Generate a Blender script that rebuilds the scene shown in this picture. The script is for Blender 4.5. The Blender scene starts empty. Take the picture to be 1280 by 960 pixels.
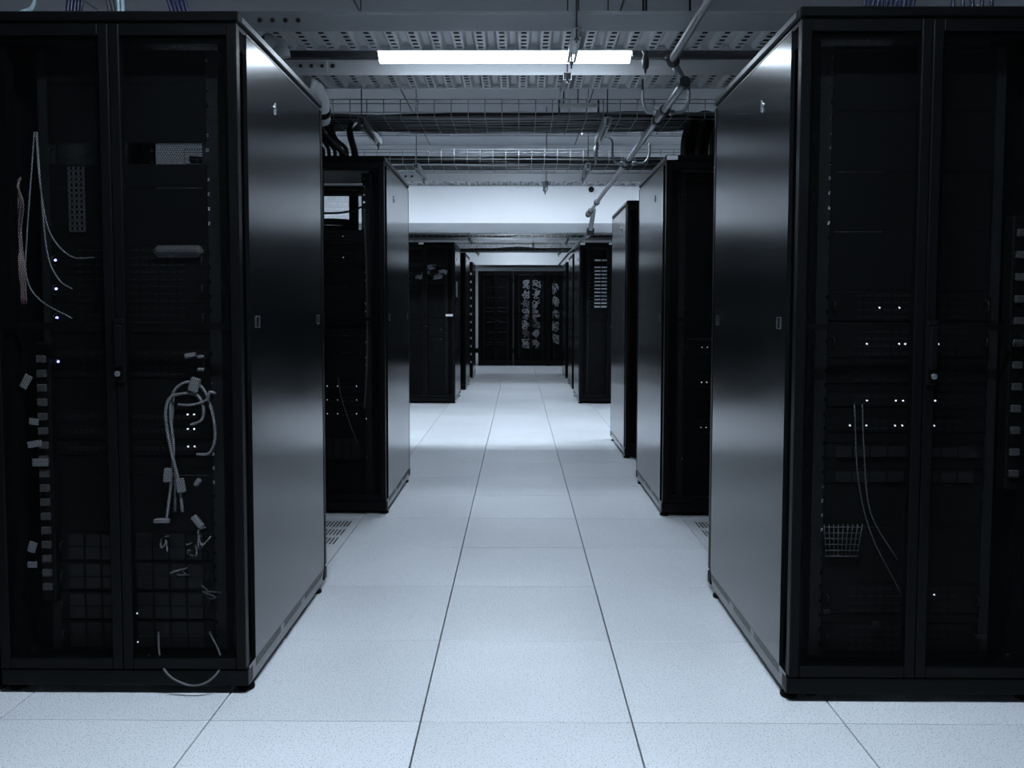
import bpy, bmesh, math, random
from mathutils import Vector, Matrix
random.seed(7)
SC = bpy.context.scene
COL = SC.collection

# ------------------------------------------------------------------ camera
F_PX, PITCH, YAW, ROLL, CAM_H = 1072.0, 0.0571, 0.0073, 0.0018, 1.161
cam_data = bpy.data.cameras.new('camera')
cam = bpy.data.objects.new('camera', cam_data)
COL.objects.link(cam)
SC.camera = cam
cam_data.sensor_fit = 'HORIZONTAL'
cam_data.sensor_width = 36.0
cam_data.lens = 36.0 * F_PX / 1280.0
cam_data.shift_y = -29.0 / 1280.0
cam_data.clip_start = 0.02
_f = Vector((-math.sin(YAW) * math.cos(PITCH), math.cos(YAW) * math.cos(PITCH), -math.sin(PITCH)))
_r = Vector((math.cos(YAW), math.sin(YAW), 0))
_u = _r.cross(_f)
_r2 = _r * math.cos(ROLL) + _u * math.sin(ROLL)
_u2 = _u * math.cos(ROLL) - _r * math.sin(ROLL)
cam.matrix_world = Matrix(((_r2.x, _u2.x, -_f.x, 0), (_r2.y, _u2.y, -_f.y, 0), (_r2.z, _u2.z, -_f.z, CAM_H), (0, 0, 0, 1)))

# ------------------------------------------------------------------ world, exposure
world = bpy.data.worlds.new('room_dark')
SC.world = world
world.use_nodes = True
world.node_tree.nodes['Background'].inputs[0].default_value = (0.0, 0.0, 0.0, 1)
world.node_tree.nodes['Background'].inputs[1].default_value = 0.0
SC.view_settings.view_transform = 'Standard'
SC.view_settings.look = 'None'
SC.view_settings.gamma = 1.0
SC.view_settings.use_curve_mapping = False
SC.view_settings.exposure = 0.33
LAMP_POWER = (11.0, 135.0, 135.0, 135.0, 225.0, 125.0, 80.0, 60.0, 66.0)   # one value per lamp, nearest visible one first, added unseen one last
LAMP_TINT = (0.74, 0.86, 1.0)


def at(px, py, Y):
    """world point on the plane y = Y seen at pixel (px, py) of the photograph"""
    d = _f + _r2 * ((px - 640) / F_PX) + _u2 * ((451 - py) / F_PX)
    return Vector((0, 0, CAM_H)) + d * (Y / d.y)


# ------------------------------------------------------------------ materials
def principled(name, col, rough=0.5, metal=0.0, spec=0.5, bump=None, emit=None):
    m = bpy.data.materials.new(name)
    m.use_nodes = True
    nt = m.node_tree
    b = nt.nodes['Principled BSDF']
    b.inputs['Base Color'].default_value = (*col, 1)
    b.inputs['Roughness'].default_value = rough
    b.inputs['Metallic'].default_value = metal
    b.inputs['Specular IOR Level'].default_value = spec
    if emit:
        b.inputs['Emission Color'].default_value = (*emit[0], 1)
        b.inputs['Emission Strength'].default_value = emit[1]
    if bump:
        tc = nt.nodes.new('ShaderNodeTexCoord')
        no = nt.nodes.new('ShaderNodeTexNoise')
        no.inputs['Scale'].default_value = bump[0]
        no.inputs['Detail'].default_value = 3
        bp = nt.nodes.new('ShaderNodeBump')
        bp.inputs['Strength'].default_value = bump[1]
        bp.inputs['Distance'].default_value = 0.002
        nt.links.new(tc.outputs['Object'], no.inputs['Vector'])
        nt.links.new(no.outputs['Fac'], bp.inputs['Height'])
        nt.links.new(bp.outputs['Normal'], b.inputs['Normal'])
        # slight variation of the roughness
        mr = nt.nodes.new('ShaderNodeMapRange')
        mr.inputs[3].default_value = rough * 0.92
        mr.inputs[4].default_value = rough * 1.08
        nt.links.new(no.outputs['Fac'], mr.inputs[0])
        nt.links.new(mr.outputs[0], b.inputs['Roughness'])
    return m


def floor_material(name, base=(0.74, 0.77, 0.80)):
    m = bpy.data.materials.new(name)
    m.use_nodes = True
    nt = m.node_tree
    L = nt.links.new
    b = nt.nodes['Principled BSDF']
    b.inputs['Roughness'].default_value = 0.27
    b.inputs['Specular IOR Level'].default_value = 0.55
    geo = nt.nodes.new('ShaderNodeNewGeometry')
    n1 = nt.nodes.new('ShaderNodeTexNoise')
    n1.inputs['Scale'].default_value = 210
    n1.inputs['Detail'].default_value = 2
    n2 = nt.nodes.new('ShaderNodeTexNoise')
    n2.inputs['Scale'].default_value = 1.3
    n2.inputs['Detail'].default_value = 3
    L(geo.outputs['Position'], n1.inputs['Vector'])
    L(geo.outputs['Position'], n2.inputs['Vector'])
    r1 = nt.nodes.new('ShaderNodeValToRGB')
    r1.color_ramp.elements[0].position = 0.30
    r1.color_ramp.elements[0].color = (base[0] * 0.55, base[1] * 0.55, base[2] * 0.57, 1)
    r1.color_ramp.elements[1].position = 0.44
    r1.color_ramp.elements[1].color = (*base, 1)
    L(n1.outputs['Fac'], r1.inputs['Fac'])
    mr = nt.nodes.new('ShaderNodeMapRange')
    mr.inputs[1].default_value = 0.3
    mr.inputs[2].default_value = 0.7
    mr.inputs[3].default_value = 0.93
    mr.inputs[4].default_value = 1.04
    L(n2.outputs['Fac'], mr.inputs[0])
    oi = nt.nodes.new('ShaderNodeObjectInfo')
    mr2 = nt.nodes.new('ShaderNodeMapRange')
    mr2.inputs[3].default_value = 0.94
    mr2.inputs[4].default_value = 1.03
    L(oi.outputs['Random'], mr2.inputs[0])
    mu = nt.nodes.new('ShaderNodeMath')
    mu.operation = 'MULTIPLY'
    L(mr.outputs[0], mu.inputs[0])
    L(mr2.outputs[0], mu.inputs[1])
    vm = nt.nodes.new('ShaderNodeVectorMath')
    vm.operation = 'SCALE'
    L(r1.outputs['Color'], vm.inputs[0])
    L(mu.outputs[0], vm.inputs['Scale'])
    L(vm.outputs['Vector'], b.inputs['Base Color'])
    mr3 = nt.nodes.new('ShaderNodeMapRange')
    mr3.inputs[3].default_value = 0.22
    mr3.inputs[4].default_value = 0.36
    L(n1.outputs['Fac'], mr3.inputs[0])
    L(mr3.outputs[0], b.inputs['Roughness'])
    bp = nt.nodes.new('ShaderNodeBump')
    bp.inputs['Strength'].default_value = 0.12
    bp.inputs['Distance'].default_value = 0.001
    L(n1.outputs['Fac'], bp.inputs['Height'])
    L(bp.outputs['Normal'], b.inputs['Normal'])
    return m


def perforated_material(name, col, pitch, radius, rough=0.4):
    """sheet steel with a hexagonal grid of round holes (really open)"""
    m = bpy.data.materials.new(name)
    m.use_nodes = True
    nt = m.node_tree
    L = nt.links.new
    b = nt.nodes['Principled BSDF']
    b.inputs['Base Color'].default_value = (*col, 1)
    b.inputs['Roughness'].default_value = rough
    b.inputs['Specular IOR Level'].default_value = 0.08
    tc = nt.nodes.new('ShaderNodeTexCoord')
    sx = nt.nodes.new('ShaderNodeSeparateXYZ')
    L(tc.outputs['Object'], sx.inputs[0])

    def math(op, a, bb=None):
        n = nt.nodes.new('ShaderNodeMath')
        n.operation = op
        for i, v in enumerate((a, bb)):
            if v is None:
                continue
            if isinstance(v, (int, float)):
                n.inputs[i].default_value = v
            else:
                L(v, n.inputs[i])
        return n.outputs[0]
    u = math('MULTIPLY', sx.outputs['X'], 1.0 / pitch)
    v = math('MULTIPLY', sx.outputs['Z'], 1.0 / (pitch * 1.7320508))

    def cell(off):
        a = math('SUBTRACT', math('FRACT', math('ADD', u, 100.0 + off)), 0.5)
        c = math('MULTIPLY', math('SUBTRACT', math('FRACT', math('ADD', v, 100.0 + off)), 0.5), 1.7320508)
        return math('SQRT', math('ADD', math('MULTIPLY', a, a), math('MULTIPLY', c, c)))
    d = math('MINIMUM', cell(0.0), cell(0.5))
    solid = math('GREATER_THAN', d, radius)
    L(solid, b.inputs['Alpha'])
    return m


M = {
    'black': principled('black_powder_coat', (0.002, 0.0023, 0.0026), 0.45, spec=0.1, bump=(900, 0.05)),
    'frame': principled('black_door_frame', (0.0024, 0.0026, 0.0029), 0.38, spec=0.09, bump=(900, 0.05)),
    'panel': principled('satin_black_panel', (0.004, 0.0046, 0.0052), 0.17, bump=(700, 0.02), spec=0.75),
    'trim': principled('dark_grey_trim', (0.06, 0.065, 0.07), 0.35, metal=0.4, bump=(500, 0.05)),
    'rail': principled('dark_rack_rail', (0.008, 0.009, 0.010), 0.5, spec=0.25, bump=(500, 0.05)),
    'device': principled('device_black', (0.0025, 0.0028, 0.003), 0.5, spec=0.1, bump=(500, 0.05)),
    'devgrey': principled('device_dark_grey', (0.0055, 0.006, 0.0066), 0.5, spec=0.25, bump=(500, 0.05)),
    'midgrey': principled('mid_grey_plastic', (0.045, 0.047, 0.05), 0.5, bump=(400, 0.05)),
    'light': principled('light_grey_plastic', (0.14, 0.146, 0.153), 0.5, bump=(400, 0.05)),
    'white': principled('white_plastic', (0.75, 0.77, 0.8), 0.5, bump=(400, 0.05)),
    'chrome': principled('polished_steel', (0.7, 0.72, 0.75), 0.22, metal=1.0, bump=(300, 0.04)),
    'galv': principled('galvanised_steel', (0.30, 0.315, 0.33), 0.38, metal=0.75, bump=(120, 0.1)),
    'tray': principled('grey_tray_steel', (0.50, 0.515, 0.53), 0.45, metal=0.2, bump=(90, 0.08)),
    'wire': principled('zinc_wire', (0.26, 0.27, 0.28), 0.45, metal=0.5, bump=(300, 0.05)),
    'darkmetal': principled('dark_steel', (0.03, 0.032, 0.035), 0.4, metal=0.3, bump=(300, 0.05)),
    'cable': principled('black_cable', (0.004, 0.0045, 0.005), 0.5, spec=0.2, bump=(200, 0.05)),
    'cablegrey': principled('grey_cable', (0.075, 0.08, 0.087), 0.5, bump=(200, 0.05)),
    'cableblue': principled('navy_cable', (0.012, 0.016, 0.05), 0.45, bump=(200, 0.05)),
    'cablewhite': principled('white_cable', (0.16, 0.168, 0.178), 0.5, bump=(200, 0.05)),
    'cablepink': principled('brownish_cable', (0.20, 0.15, 0.15), 0.5, bump=(200, 0.05)),
    'cableaqua': principled('pale_blue_cable', (0.38, 0.52, 0.58), 0.45, bump=(200, 0.05)),
    'rod': principled('zinc_threaded_rod', (0.07, 0.074, 0.078), 0.4, metal=0.3, bump=(300, 0.05)),
    'pale': principled('pale_conduit_plastic', (0.42, 0.44, 0.46), 0.5, bump=(300, 0.05)),
    'wall': principled('white_wall_paint', (0.70, 0.72, 0.74), 0.75, bump=(60, 0.15)),
    'ceil': principled('grey_ceiling_panel', (0.30, 0.315, 0.33), 0.7, bump=(40, 0.1)),
    'gap': principled('dark_joint', (0.012, 0.013, 0.015), 0.8, bump=(60, 0.1)),
    'floor': floor_material('speckled_floor_tile'),
    'mesh': perforated_material('perforated_black_sheet', (0.002, 0.0022, 0.0025), 0.0072, 0.445),
    'wall_dark': principled('side_wall_darkened', (0.05, 0.052, 0.055), 0.75, bump=(60, 0.15)),  # unseen side walls darkened to keep the panel reflections black
    **{'lamp%d' % i: principled('lamp_diffuser_%d' % i, (0.8, 0.8, 0.8), 0.4, emit=(LAMP_TINT, p), bump=(200, 0.02)) for i, p in enumerate(LAMP_POWER)},
    'led': principled('white_led', (0.5, 0.5, 0.5), 0.4, emit=((0.75, 0.85, 1.0), 0.9), bump=(200, 0.02)),
    'ledblue': principled('blue_led', (0.2, 0.2, 0.5), 0.4, emit=((0.28, 0.32, 1.0), 5.0), bump=(200, 0.02)),
}


# ------------------------------------------------------------------ mesh helpers
class MB:
    def __init__(self):
        self.v, self.f, self.smooth = [], [], []

    def box(self, x0, x1, y0, y1, z0, z1):
        n = len(self.v)
        self.v += [(x0, y0, z0), (x1, y0, z0), (x1, y1, z0), (x0, y1, z0), (x0, y0, z1), (x1, y0, z1), (x1, y1, z1), (x0, y1, z1)]
        for q in ((0, 3, 2, 1), (4, 5, 6, 7), (0, 1, 5, 4), (1, 2, 6, 5), (2, 3, 7, 6), (3, 0, 4, 7)):
            self.f.append(tuple(n + i for i in q))
            self.smooth.append(False)
        return self

    def bbox(self, x0, x1, y0, y1, z0, z1, c=0.003):
        """box with chamfered edges"""
        n = len(self.v)
        cx, cy, cz = (x0 + x1) / 2, (y0 + y1) / 2, (z0 + z1) / 2
        hx, hy, hz = (x1 - x0) / 2, (y1 - y0) / 2, (z1 - z0) / 2
        c = min(c, hx * .8, hy * .8, hz * .8)
        idx = {}
        for sx in (-1, 1):
            for sy in (-1, 1):
                for sz in (-1, 1):
                    for ax in range(3):
                        p = [cx + sx * (hx - (0 if ax == 0 else c)), cy + sy * (hy - (0 if ax == 1 else c)), cz + sz * (hz - (0 if ax == 2 else c))]
                        idx[(sx, sy, sz, ax)] = len(self.v)
                        self.v.append(tuple(p))
        def add(ids):
            pts = [Vector(self.v[i]) for i in ids]
            nrm = (pts[1] - pts[0]).cross(pts[2] - pts[0])
            ctr = sum(pts, Vector()) / len(pts) - Vector((cx, cy, cz))
            self.f.append(tuple(ids) if nrm.dot(ctr) > 0 else tuple(reversed(ids)))
            self.smooth.append(False)
        for s in (-1, 1):
            add([idx[(s, a, b, 0)] for a, b in ((-1, -1), (1, -1), (1, 1), (-1, 1))])
            add([idx[(a, s, b, 1)] for a, b in ((-1, -1), (1, -1), (1, 1), (-1, 1))])
            add([idx[(a, b, s, 2)] for a, b in ((-1, -1), (1, -1), (1, 1), (-1, 1))])
        for a in (-1, 1):
            for b in (-1, 1):
                add([idx[(a, b, -1, 0)], idx[(a, b, 1, 0)], idx[(a, b, 1, 1)], idx[(a, b, -1, 1)]])
                add([idx[(a, -1, b, 0)], idx[(a, 1, b, 0)], idx[(a, 1, b, 2)], idx[(a, -1, b, 2)]])
                add([idx[(-1, a, b, 1)], idx[(1, a, b, 1)], idx[(1, a, b, 2)], idx[(-1, a, b, 2)]])
                for d in (-1, 1):
                    add([idx[(a, b, d, 0)], idx[(a, b, d, 1)], idx[(a, b, d, 2)]])
        return self

    def tube(self, pts, r, n=8, cap=True):
        pts = [Vector(p) for p in pts]
        rs = r if isinstance(r, (list, tuple)) else [r] * len(pts)
        base = len(self.v)
        up = None
        for i, p in enumerate(pts):
            t = (pts[min(i + 1, len(pts) - 1)] - pts[max(i - 1, 0)]).normalized()
            if up is None:
                up = Vector((0, 0, 1)) if abs(t.z) < 0.9 else Vector((1, 0, 0))
            a = t.cross(up)
            if a.length < 1e-5:
                a = t.orthogonal()
            a.normalize()
            up = a.cross(t).normalized()
            for k in range(n):
                an = 2 * math.pi * k / n
                q = p + (a * math.cos(an) + up * math.sin(an)) * rs[i]
                self.v.append(tuple(q))
        for i in range(len(pts) - 1):
            for k in range(n):
                k2 = (k + 1) % n
                self.f.append((base + i * n + k, base + i * n + k2, base + (i + 1) * n + k2, base + (i + 1) * n + k))
                self.smooth.append(True)
        if cap:
            self.f.append(tuple(base + k for k in reversed(range(n))))
            self.f.append(tuple(base + (len(pts) - 1) * n + k for k in range(n)))
            self.smooth += [False, False]
        return self

    def prism_x(self, prof, x0, x1):
        """profile of (y, z), counter-clockwise seen from +x, extruded along x"""
        n = len(self.v)
        k = len(prof)
        self.v += [(x0, y, z) for y, z in prof] + [(x1, y, z) for y, z in prof]
        self.f.append(tuple(n + i for i in reversed(range(k))))
        self.f.append(tuple(n + k + i for i in range(k)))
        self.smooth += [False, False]
        for i in range(k):
            j = (i + 1) % k
            self.f.append((n + i, n + j, n + k + j, n + k + i))
            self.smooth.append(False)
        return self

    def quad(self, a, b, c, d):
        n = len(self.v)
        self.v += [tuple(a), tuple(b), tuple(c), tuple(d)]
        self.f.append((n, n + 1, n + 2, n + 3))
        self.smooth.append(False)
        return self

    def mesh(self, name, mat):
        me = bpy.data.meshes.new(name)
        me.from_pydata(self.v, [], self.f)
        me.polygons.foreach_set('use_smooth', self.smooth)
        me.materials.append(mat if not isinstance(mat, str) else M[mat])
        me.update()
        return me

    def build(self, name, mat, parent=None, loc=None):
        return link(name, self.mesh(name, mat), parent, loc)


def link(name, data, parent=None, loc=None, rotz=0.0):
    o = bpy.data.objects.new(name, data)
    COL.objects.link(o)
    if parent:
        o.parent = parent
    if loc is not None:
        o.location = loc
    if rotz:
        o.rotation_euler.z = rotz
    return o


CACHE = {}


def shared(key, make, mat):
    if key not in CACHE:
        CACHE[key] = make().mesh(key if isinstance(key, str) else str(key[0]), mat)
    return CACHE[key]


def tag(o, label, cat, group=None):
    o['label'] = label
    o['category'] = cat
    if group:
        o['group'] = group
    return o


def thing(name, loc, label, cat, group=None):
    return tag(link(name, None, None, loc), label, cat, group)


def structure(o, ):
    o['kind'] = 'structure'
    return o


def spline(pts, n=8):
    """Catmull-Rom through pts"""
    P = [Vector(p) for p in pts]
    P = [P[0] * 2 - P[1]] + P + [P[-1] * 2 - P[-2]]
    out = []
    for i in range(1, len(P) - 2):
        for k in range(n):
            t = k / n
            a, b, c, d = P[i - 1], P[i], P[i + 1], P[i + 2]
            out.append(0.5 * ((2 * b) + (c - a) * t + (2 * a - 5 * b + 4 * c - d) * t * t + (3 * b - a - 3 * c + d) * t ** 3))
    out.append(P[-2])
    return out


ORD = ['first', 'second', 'third', 'fourth', 'fifth', 'sixth', 'seventh', 'eighth', 'ninth', 'tenth', 'eleventh', 'twelfth',
       'thirteenth', 'fourteenth', 'fifteenth', 'sixteenth', 'seventeenth', 'eighteenth', 'nineteenth', 'twentieth']

# ------------------------------------------------------------------ structure
ROOM = (-5.0, 5.0, -2.4, 24.3, 3.0)
X0, X1, Y0, Y1, CZ = ROOM
floor = structure(MB().box(X0 - .1, X1 + .1, Y0 - .1, Y1 + .1, -0.16, -0.028).build('floor', 'gap'))
TX, TY, TS = -0.275, 2.369, 0.6
GAPX, GAPY = 0.0048, 0.0040


def tile_mesh():
    m = MB()
    m.bbox(GAPX / 2, TS - GAPX / 2, GAPY / 2, TS - GAPY / 2, -0.028, 0.0, 0.0006)
    return m


def vent_mesh():
    """perforated airflow tile: two blocks of narrow slots"""
    m = MB()
    a0, a1, b0, b1 = GAPX / 2, TS - GAPX / 2, GAPY / 2, TS - GAPY / 2
    z0, z1 = -0.028, 0.0
    m.box(a0, 0.045, b0, b1, z0, z1)
    m.box(0.555, a1, b0, b1, z0, z1)
    ys = [b0, 0.05, 0.19, 0.225, 0.365, 0.40, 0.545, b1]
    for i in (0, 2, 4, 6):
        m.box(0.045, 0.555, ys[i], ys[i + 1], z0, z1)
    n = 27
    w = 0.51 / n
    for i in (1, 3, 5):
        for k in range(n):
            m.box(0.045 + k * w, 0.045 + k * w + w * 0.45, ys[i], ys[i + 1], -0.005, z1)
    return m


tile_me = tile_mesh().mesh('floor_tile', 'floor')
vent_me = vent_mesh().mesh('airflow_tile', 'floor')
rest = MB()
for j in range(-8, 37):
    for i in range(-8, 10):
        x, y = TX + i * TS, TY + j * TS
        if x < X0 - 0.2 or x + TS > X1 + 0.35 or y + TS > Y1 + .35 or y < Y0 - .4:
            continue
        near = (-2 <= j <= 26 and -1 <= i <= 1) or (-2 <= j <= 4 and -4 <= i <= 4) or (0 <= j <= 14 and -2 <= i <= 2)
        if near:
            vent = i in (-2, 2) and j in (3, 14)
            o = link('airflow_tile' if vent else 'floor_tile', vent_me if vent else tile_me, floor, (x, y, 0))
            if vent:
                link('slot_shade_plate', shared('slot_shade_plate', lambda: MB().box(.046, .554, .051, .544, -.0275, -.0052), 'gap'), o)  # added dark plate stands in for the shade inside the slots
        else:
            rest.box(x + GAPX / 2, x + TS - GAPX / 2, y + GAPY / 2, y + TS - GAPY / 2, -0.028, 0)
ro = rest.build('outer_floor_tiles', 'floor', floor)
ro['kind'] = 'stuff'

ceiling = structure(MB().box(X0 - .1, X1 + .1, Y0 - .1, Y1 + .1, CZ + 0.012, CZ + 0.2).build('ceiling', 'gap'))
for k in range(-3, 4):
    a = -0.98 + 1.6 * k
    b = a + 1.6
    a, b = max(a, X0), min(b, X1)
    if b - a < 0.1:
        continue
    for yy0, yy1 in ((Y0, 3.1), (3.1, 9.6), (10.75, 18.5), (20.3, Y1)):
        MB().box(a + .006, b - .006, yy0 + .004, yy1 - .004, CZ, CZ + 0.012).build('ceiling_panel', 'ceil', ceiling)

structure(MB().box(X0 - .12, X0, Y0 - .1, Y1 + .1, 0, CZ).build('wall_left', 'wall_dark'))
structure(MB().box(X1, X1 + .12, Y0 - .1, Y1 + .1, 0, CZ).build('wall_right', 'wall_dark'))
structure(MB().box(X0, X1, Y1, Y1 + .12, 0, CZ).build('wall_back', 'wall'))
structure(MB().box(X0, X1, Y0 - .12, Y0, 0, CZ).build('wall_front', 'wall'))
structure(MB().bbox(X0, X1, Y1 - .015, Y1, 0, 0.13, .004).build('baseboard_back', 'black'))
# down-stand beams
BEAM_Z = 2.145
structure(MB().box(X0, X1, 9.6, 10.75, BEAM_Z, CZ).build('trim_1', 'wall'))
structure(MB().box(X0, X1, 18.5, 20.3, BEAM_Z + .02, CZ).build('trim_2', 'wall'))

# ------------------------------------------------------------------ lamps
LN = [0]


def lamp(x, y, z, label, hang):
    t = thing('ceiling_lamp', (x, y, z), label, 'lamp', 'fluorescent lamps')
    L = 0.61

    def housing():
        m = MB()
        m.box(-L - .02, L + .02, -.085, .085, -.004, 0)
        m.box(-L - .02, L + .02, -.085, -.081, -.09, -.004)
        m.box(-L - .02, L + .02, .081, .085, -.077, -.004)
        m.box(-L - .026, -L - .02, -.085, .085, -.118, 0)
        m.box(L + .02, L + .026, -.085, .085, -.118, 0)
        return m

    def housing_low():
        m = MB()
        m.bbox(-L - .01, L + .01, -.05, .05, -.012, 0.03, .004)
        return m

    def diffuser():
        prof = []
        for k in range(11):
            a = math.pi * k / 10
            prof.append((-.05 * math.cos(a), -.014 - .042 * math.sin(a)))
        m = MB()
        m.prism_x(prof, -L, L)
        return m
    if hang:
        link('housing', shared('lamp_housing_low', housing_low, 'tray'), t)
        link('diffuser', shared(('lamp_diffuser', LN[0]), diffuser, 'lamp%d' % LN[0]), t)
        for sx in (-.45, .45):
            MB().box(sx - .02, sx + .02, 0, .08, .03, .034).build('mounting_plate', 'tray', t)
    else:
        link('housing', shared('lamp_housing', housing, 'white'), t)
        link('diffuser', shared(('lamp_diffuser', LN[0]), diffuser, 'lamp%d' % LN[0]), t)
    LN[0] += 1
    return t


lamp(-.07, 4.27, 2.431, 'long glowing white tube lamp hanging between the two near perforated trays', True)
lamp(-.02, 8.36, 2.995, 'lamp half hidden behind the near wire basket, lighting the middle of the beam', False)
lamp(-2.25, 8.36, 2.995, 'lamp lighting the beam above the second left cabinet', False)
lamp(2.25, 8.36, 2.995, 'lamp lighting the beam behind the second right cabinet', False)
lamp(0, 1.3, 2.995, 'lamp overhead in the nearest cross aisle lighting the front floor tiles', False)
lamp(0, 13.0, 2.995, 'lamp hidden behind the near beam lighting the middle of the far aisle', False)
lamp(0, 17.5, 2.995, 'lamp lighting the far beam above the end row of cabinets', False)
lamp(-1.6, 22.0, 2.995, 'lamp behind the end row lighting the back wall', False)

lamp(0, 6.35, 2.995, 'added unseen lamp filling the dark floor band near the wire baskets', False)  # added unseen lamp, brightens the floor below the baskets

# ------------------------------------------------------------------ cabinets
CW, CD, CH = 0.75, 1.07, 2.03


def m_frame():
    m = MB()
    h = CW / 2
    for sx in (-1, 1):
        for y in (.03, CD - .075):
            a, b = sx * (h - .02), sx * (h - .05)
            m.box(min(a, b), max(a, b), y, y + .045, .03, 1.99)
        a, b = sx * (h - .012), sx * (h - .03)
        m.box(min(a, b), max(a, b), .05, CD - .05, 1.93, 1.99)
    m.bbox(-h, h, .0, .05, .028, .078, .003)
    m.bbox(-h, h, CD - .05, CD, .028, .078, .003)
    m.box(-h + .045, h - .045, .03, .06, 1.955, 1.99)
    m.box(-h + .045, h - .045, CD - .06, CD - .03, 1.955, 1.99)
    m.box(-h + .03, h - .03, .05, CD - .05, .05, .056)
    return m


def m_plinth(s):
    def f():
        m = MB()
        h = CW / 2
        a, b = s * h, s * (h - .03)
        x0, x1 = min(a, b), max(a, b)
        m.prism_x([(.012, .028), (CD - .09, .028), (CD - .06, .085), (.012, .085)], x0, x1)
        return m
    return f


def m_roof():
    m = MB()
    h = CW / 2
    m.bbox(-h, h, 0, CD, 2.0, CH, .004)
    m.box(-h + .008, h - .008, .008, CD - .008, 1.985, 2.0)
    return m


def m_rooftrim(s):
    def f():
        m = MB()
        h = CW / 2
        a, b = s * h, s * (h + .003)
        m.bbox(min(a, b), max(a, b), .03, CD - .03, 2.006, 2.024, .0008)
        return m
    return f


def m_side(s):
    def f():
        m = MB()
        h = CW / 2
        # outline with latch notches along the bottom and a cut lower rear corner
        prof = [(.078, .058), (.36, .058), (.36, .082), (.40, .082), (.40, .058), (.64, .058), (.64, .074), (.69, .074), (.69, .058),
                (.985, .058), (1.02, .105), (1.02, 1.985), (.078, 1.985)]
        a, b = s * h, s * (h - .012)
        x0, x1 = min(a, b), max(a, b)
        m.prism_x(prof, x0, x1)
        return m
    return f


def m_edge(s):
    """folded edge of the side panel along its top"""
    def f():
        m = MB()
        h = CW / 2
        a, b = s * (h - .002), s * (h + .0012)
        m.box(min(a, b), max(a, b), .078, 1.02, 1.982, 1.9875)  # paler strip paints the light caught by the panel's top bevel
        return m
    return f


def m_lock(s):
    def f():
        m = MB()
        h = CW / 2
        n = 14
        ring = [(s * (h + .002), .0 + .011 * math.cos(2 * math.pi * k / n), .018 * math.sin(2 * math.pi * k / n)) for k in range(n + 1)]
        m.tube(ring, .0032, 6, cap=False)
        m.tube([(s * h, 0, 0), (s * (h + .004), 0, 0)], .006, 10)
        return m
    return f


def m_latch(s):
    def f():
        m = MB()
        h = CW / 2
        a, b = s * (h - .001), s * (h + .0025)
        x0, x1 = min(a, b), max(a, b)
        m.box(x0, x1, -.021, .021, .015, .019)
        m.box(x0, x1, -.021, .021, -.019, -.015)
        m.box(x0, x1, -.021, -.015, -.015, .015)
        m.box(x0, x1, .015, .021, -.015, .015)
        return m
    return f


def m_foot():
    m = MB()
    m.tube([(0, 0, 0), (0, 0, .004), (0, 0, .011), (0, 0, .014)], [.024, .026, .026, .02], 16)
    m.tube([(0, 0, .014), (0, 0, .04)], .008, 10)
    m.tube([(0, 0, .016), (0, 0, .023)], .014, 6)
    return m


def m_doorframe(w):
    def f():
        m = MB()
        t, b = .033, .03
        z0, z1 = .082, 1.992
        m.bbox(0, b, -.012, .02, z0, z1, .003)
        m.bbox(w - b, w, -.012, .02, z0, z1, .003)
        m.bbox(b, w - b, -.011, .019, z0, z0 + t, .003)
        m.bbox(b, w - b, -.011, .019, z1 - t, z1, .003)
        m.box(b, w - b, .008, .019, 1.108, 1.128)
        return m
    return f


def m_meshpanel(w):
    def f():
        m = MB()
        m.quad((.028, 0, .113), (w - .028, 0, .113), (w - .028, 0, 1.961), (.028, 0, 1.961))
        return m
    return f


def m_handle():
    m = MB()
    m.bbox(-.016, .016, -.024, -.012, -.10, .085, .004)
    m.bbox(-.0125, .0125, -.036, -.022, -.055, .07, .005)
    m.bbox(-.017, .017, -.027, -.012, .068, .088, .004)
    m.tube([(0, -.038, -.074), (0, -.024, -.074)], .010, 14)
    return m


def m_rail(s):
    """19 inch mounting post with one square hole per unit"""
    def f():
        m = MB()
        x0, x1 = s * .225, s * .255
        x0, x1 = min(x0, x1), max(x0, x1)
        c = (x0 + x1) / 2
        z = .10
        zt = 1.95
        m.box(x0, c - .0055, 0, .003, z, zt)
        m.box(c + .0055, x1, 0, .003, z, zt)
        while z < zt:
            z2 = min(z + .0335, zt)
            m.box(c - .0055, c + .0055, 0, .003, z, z2)
            z += .0445
        a, b = s * .255, s * .275
        m.box(min(a, b), max(a, b), 0, .06, .10, zt)
        return m
    return f


CAB, ROOT, OCC = {}, {}, {}


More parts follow.
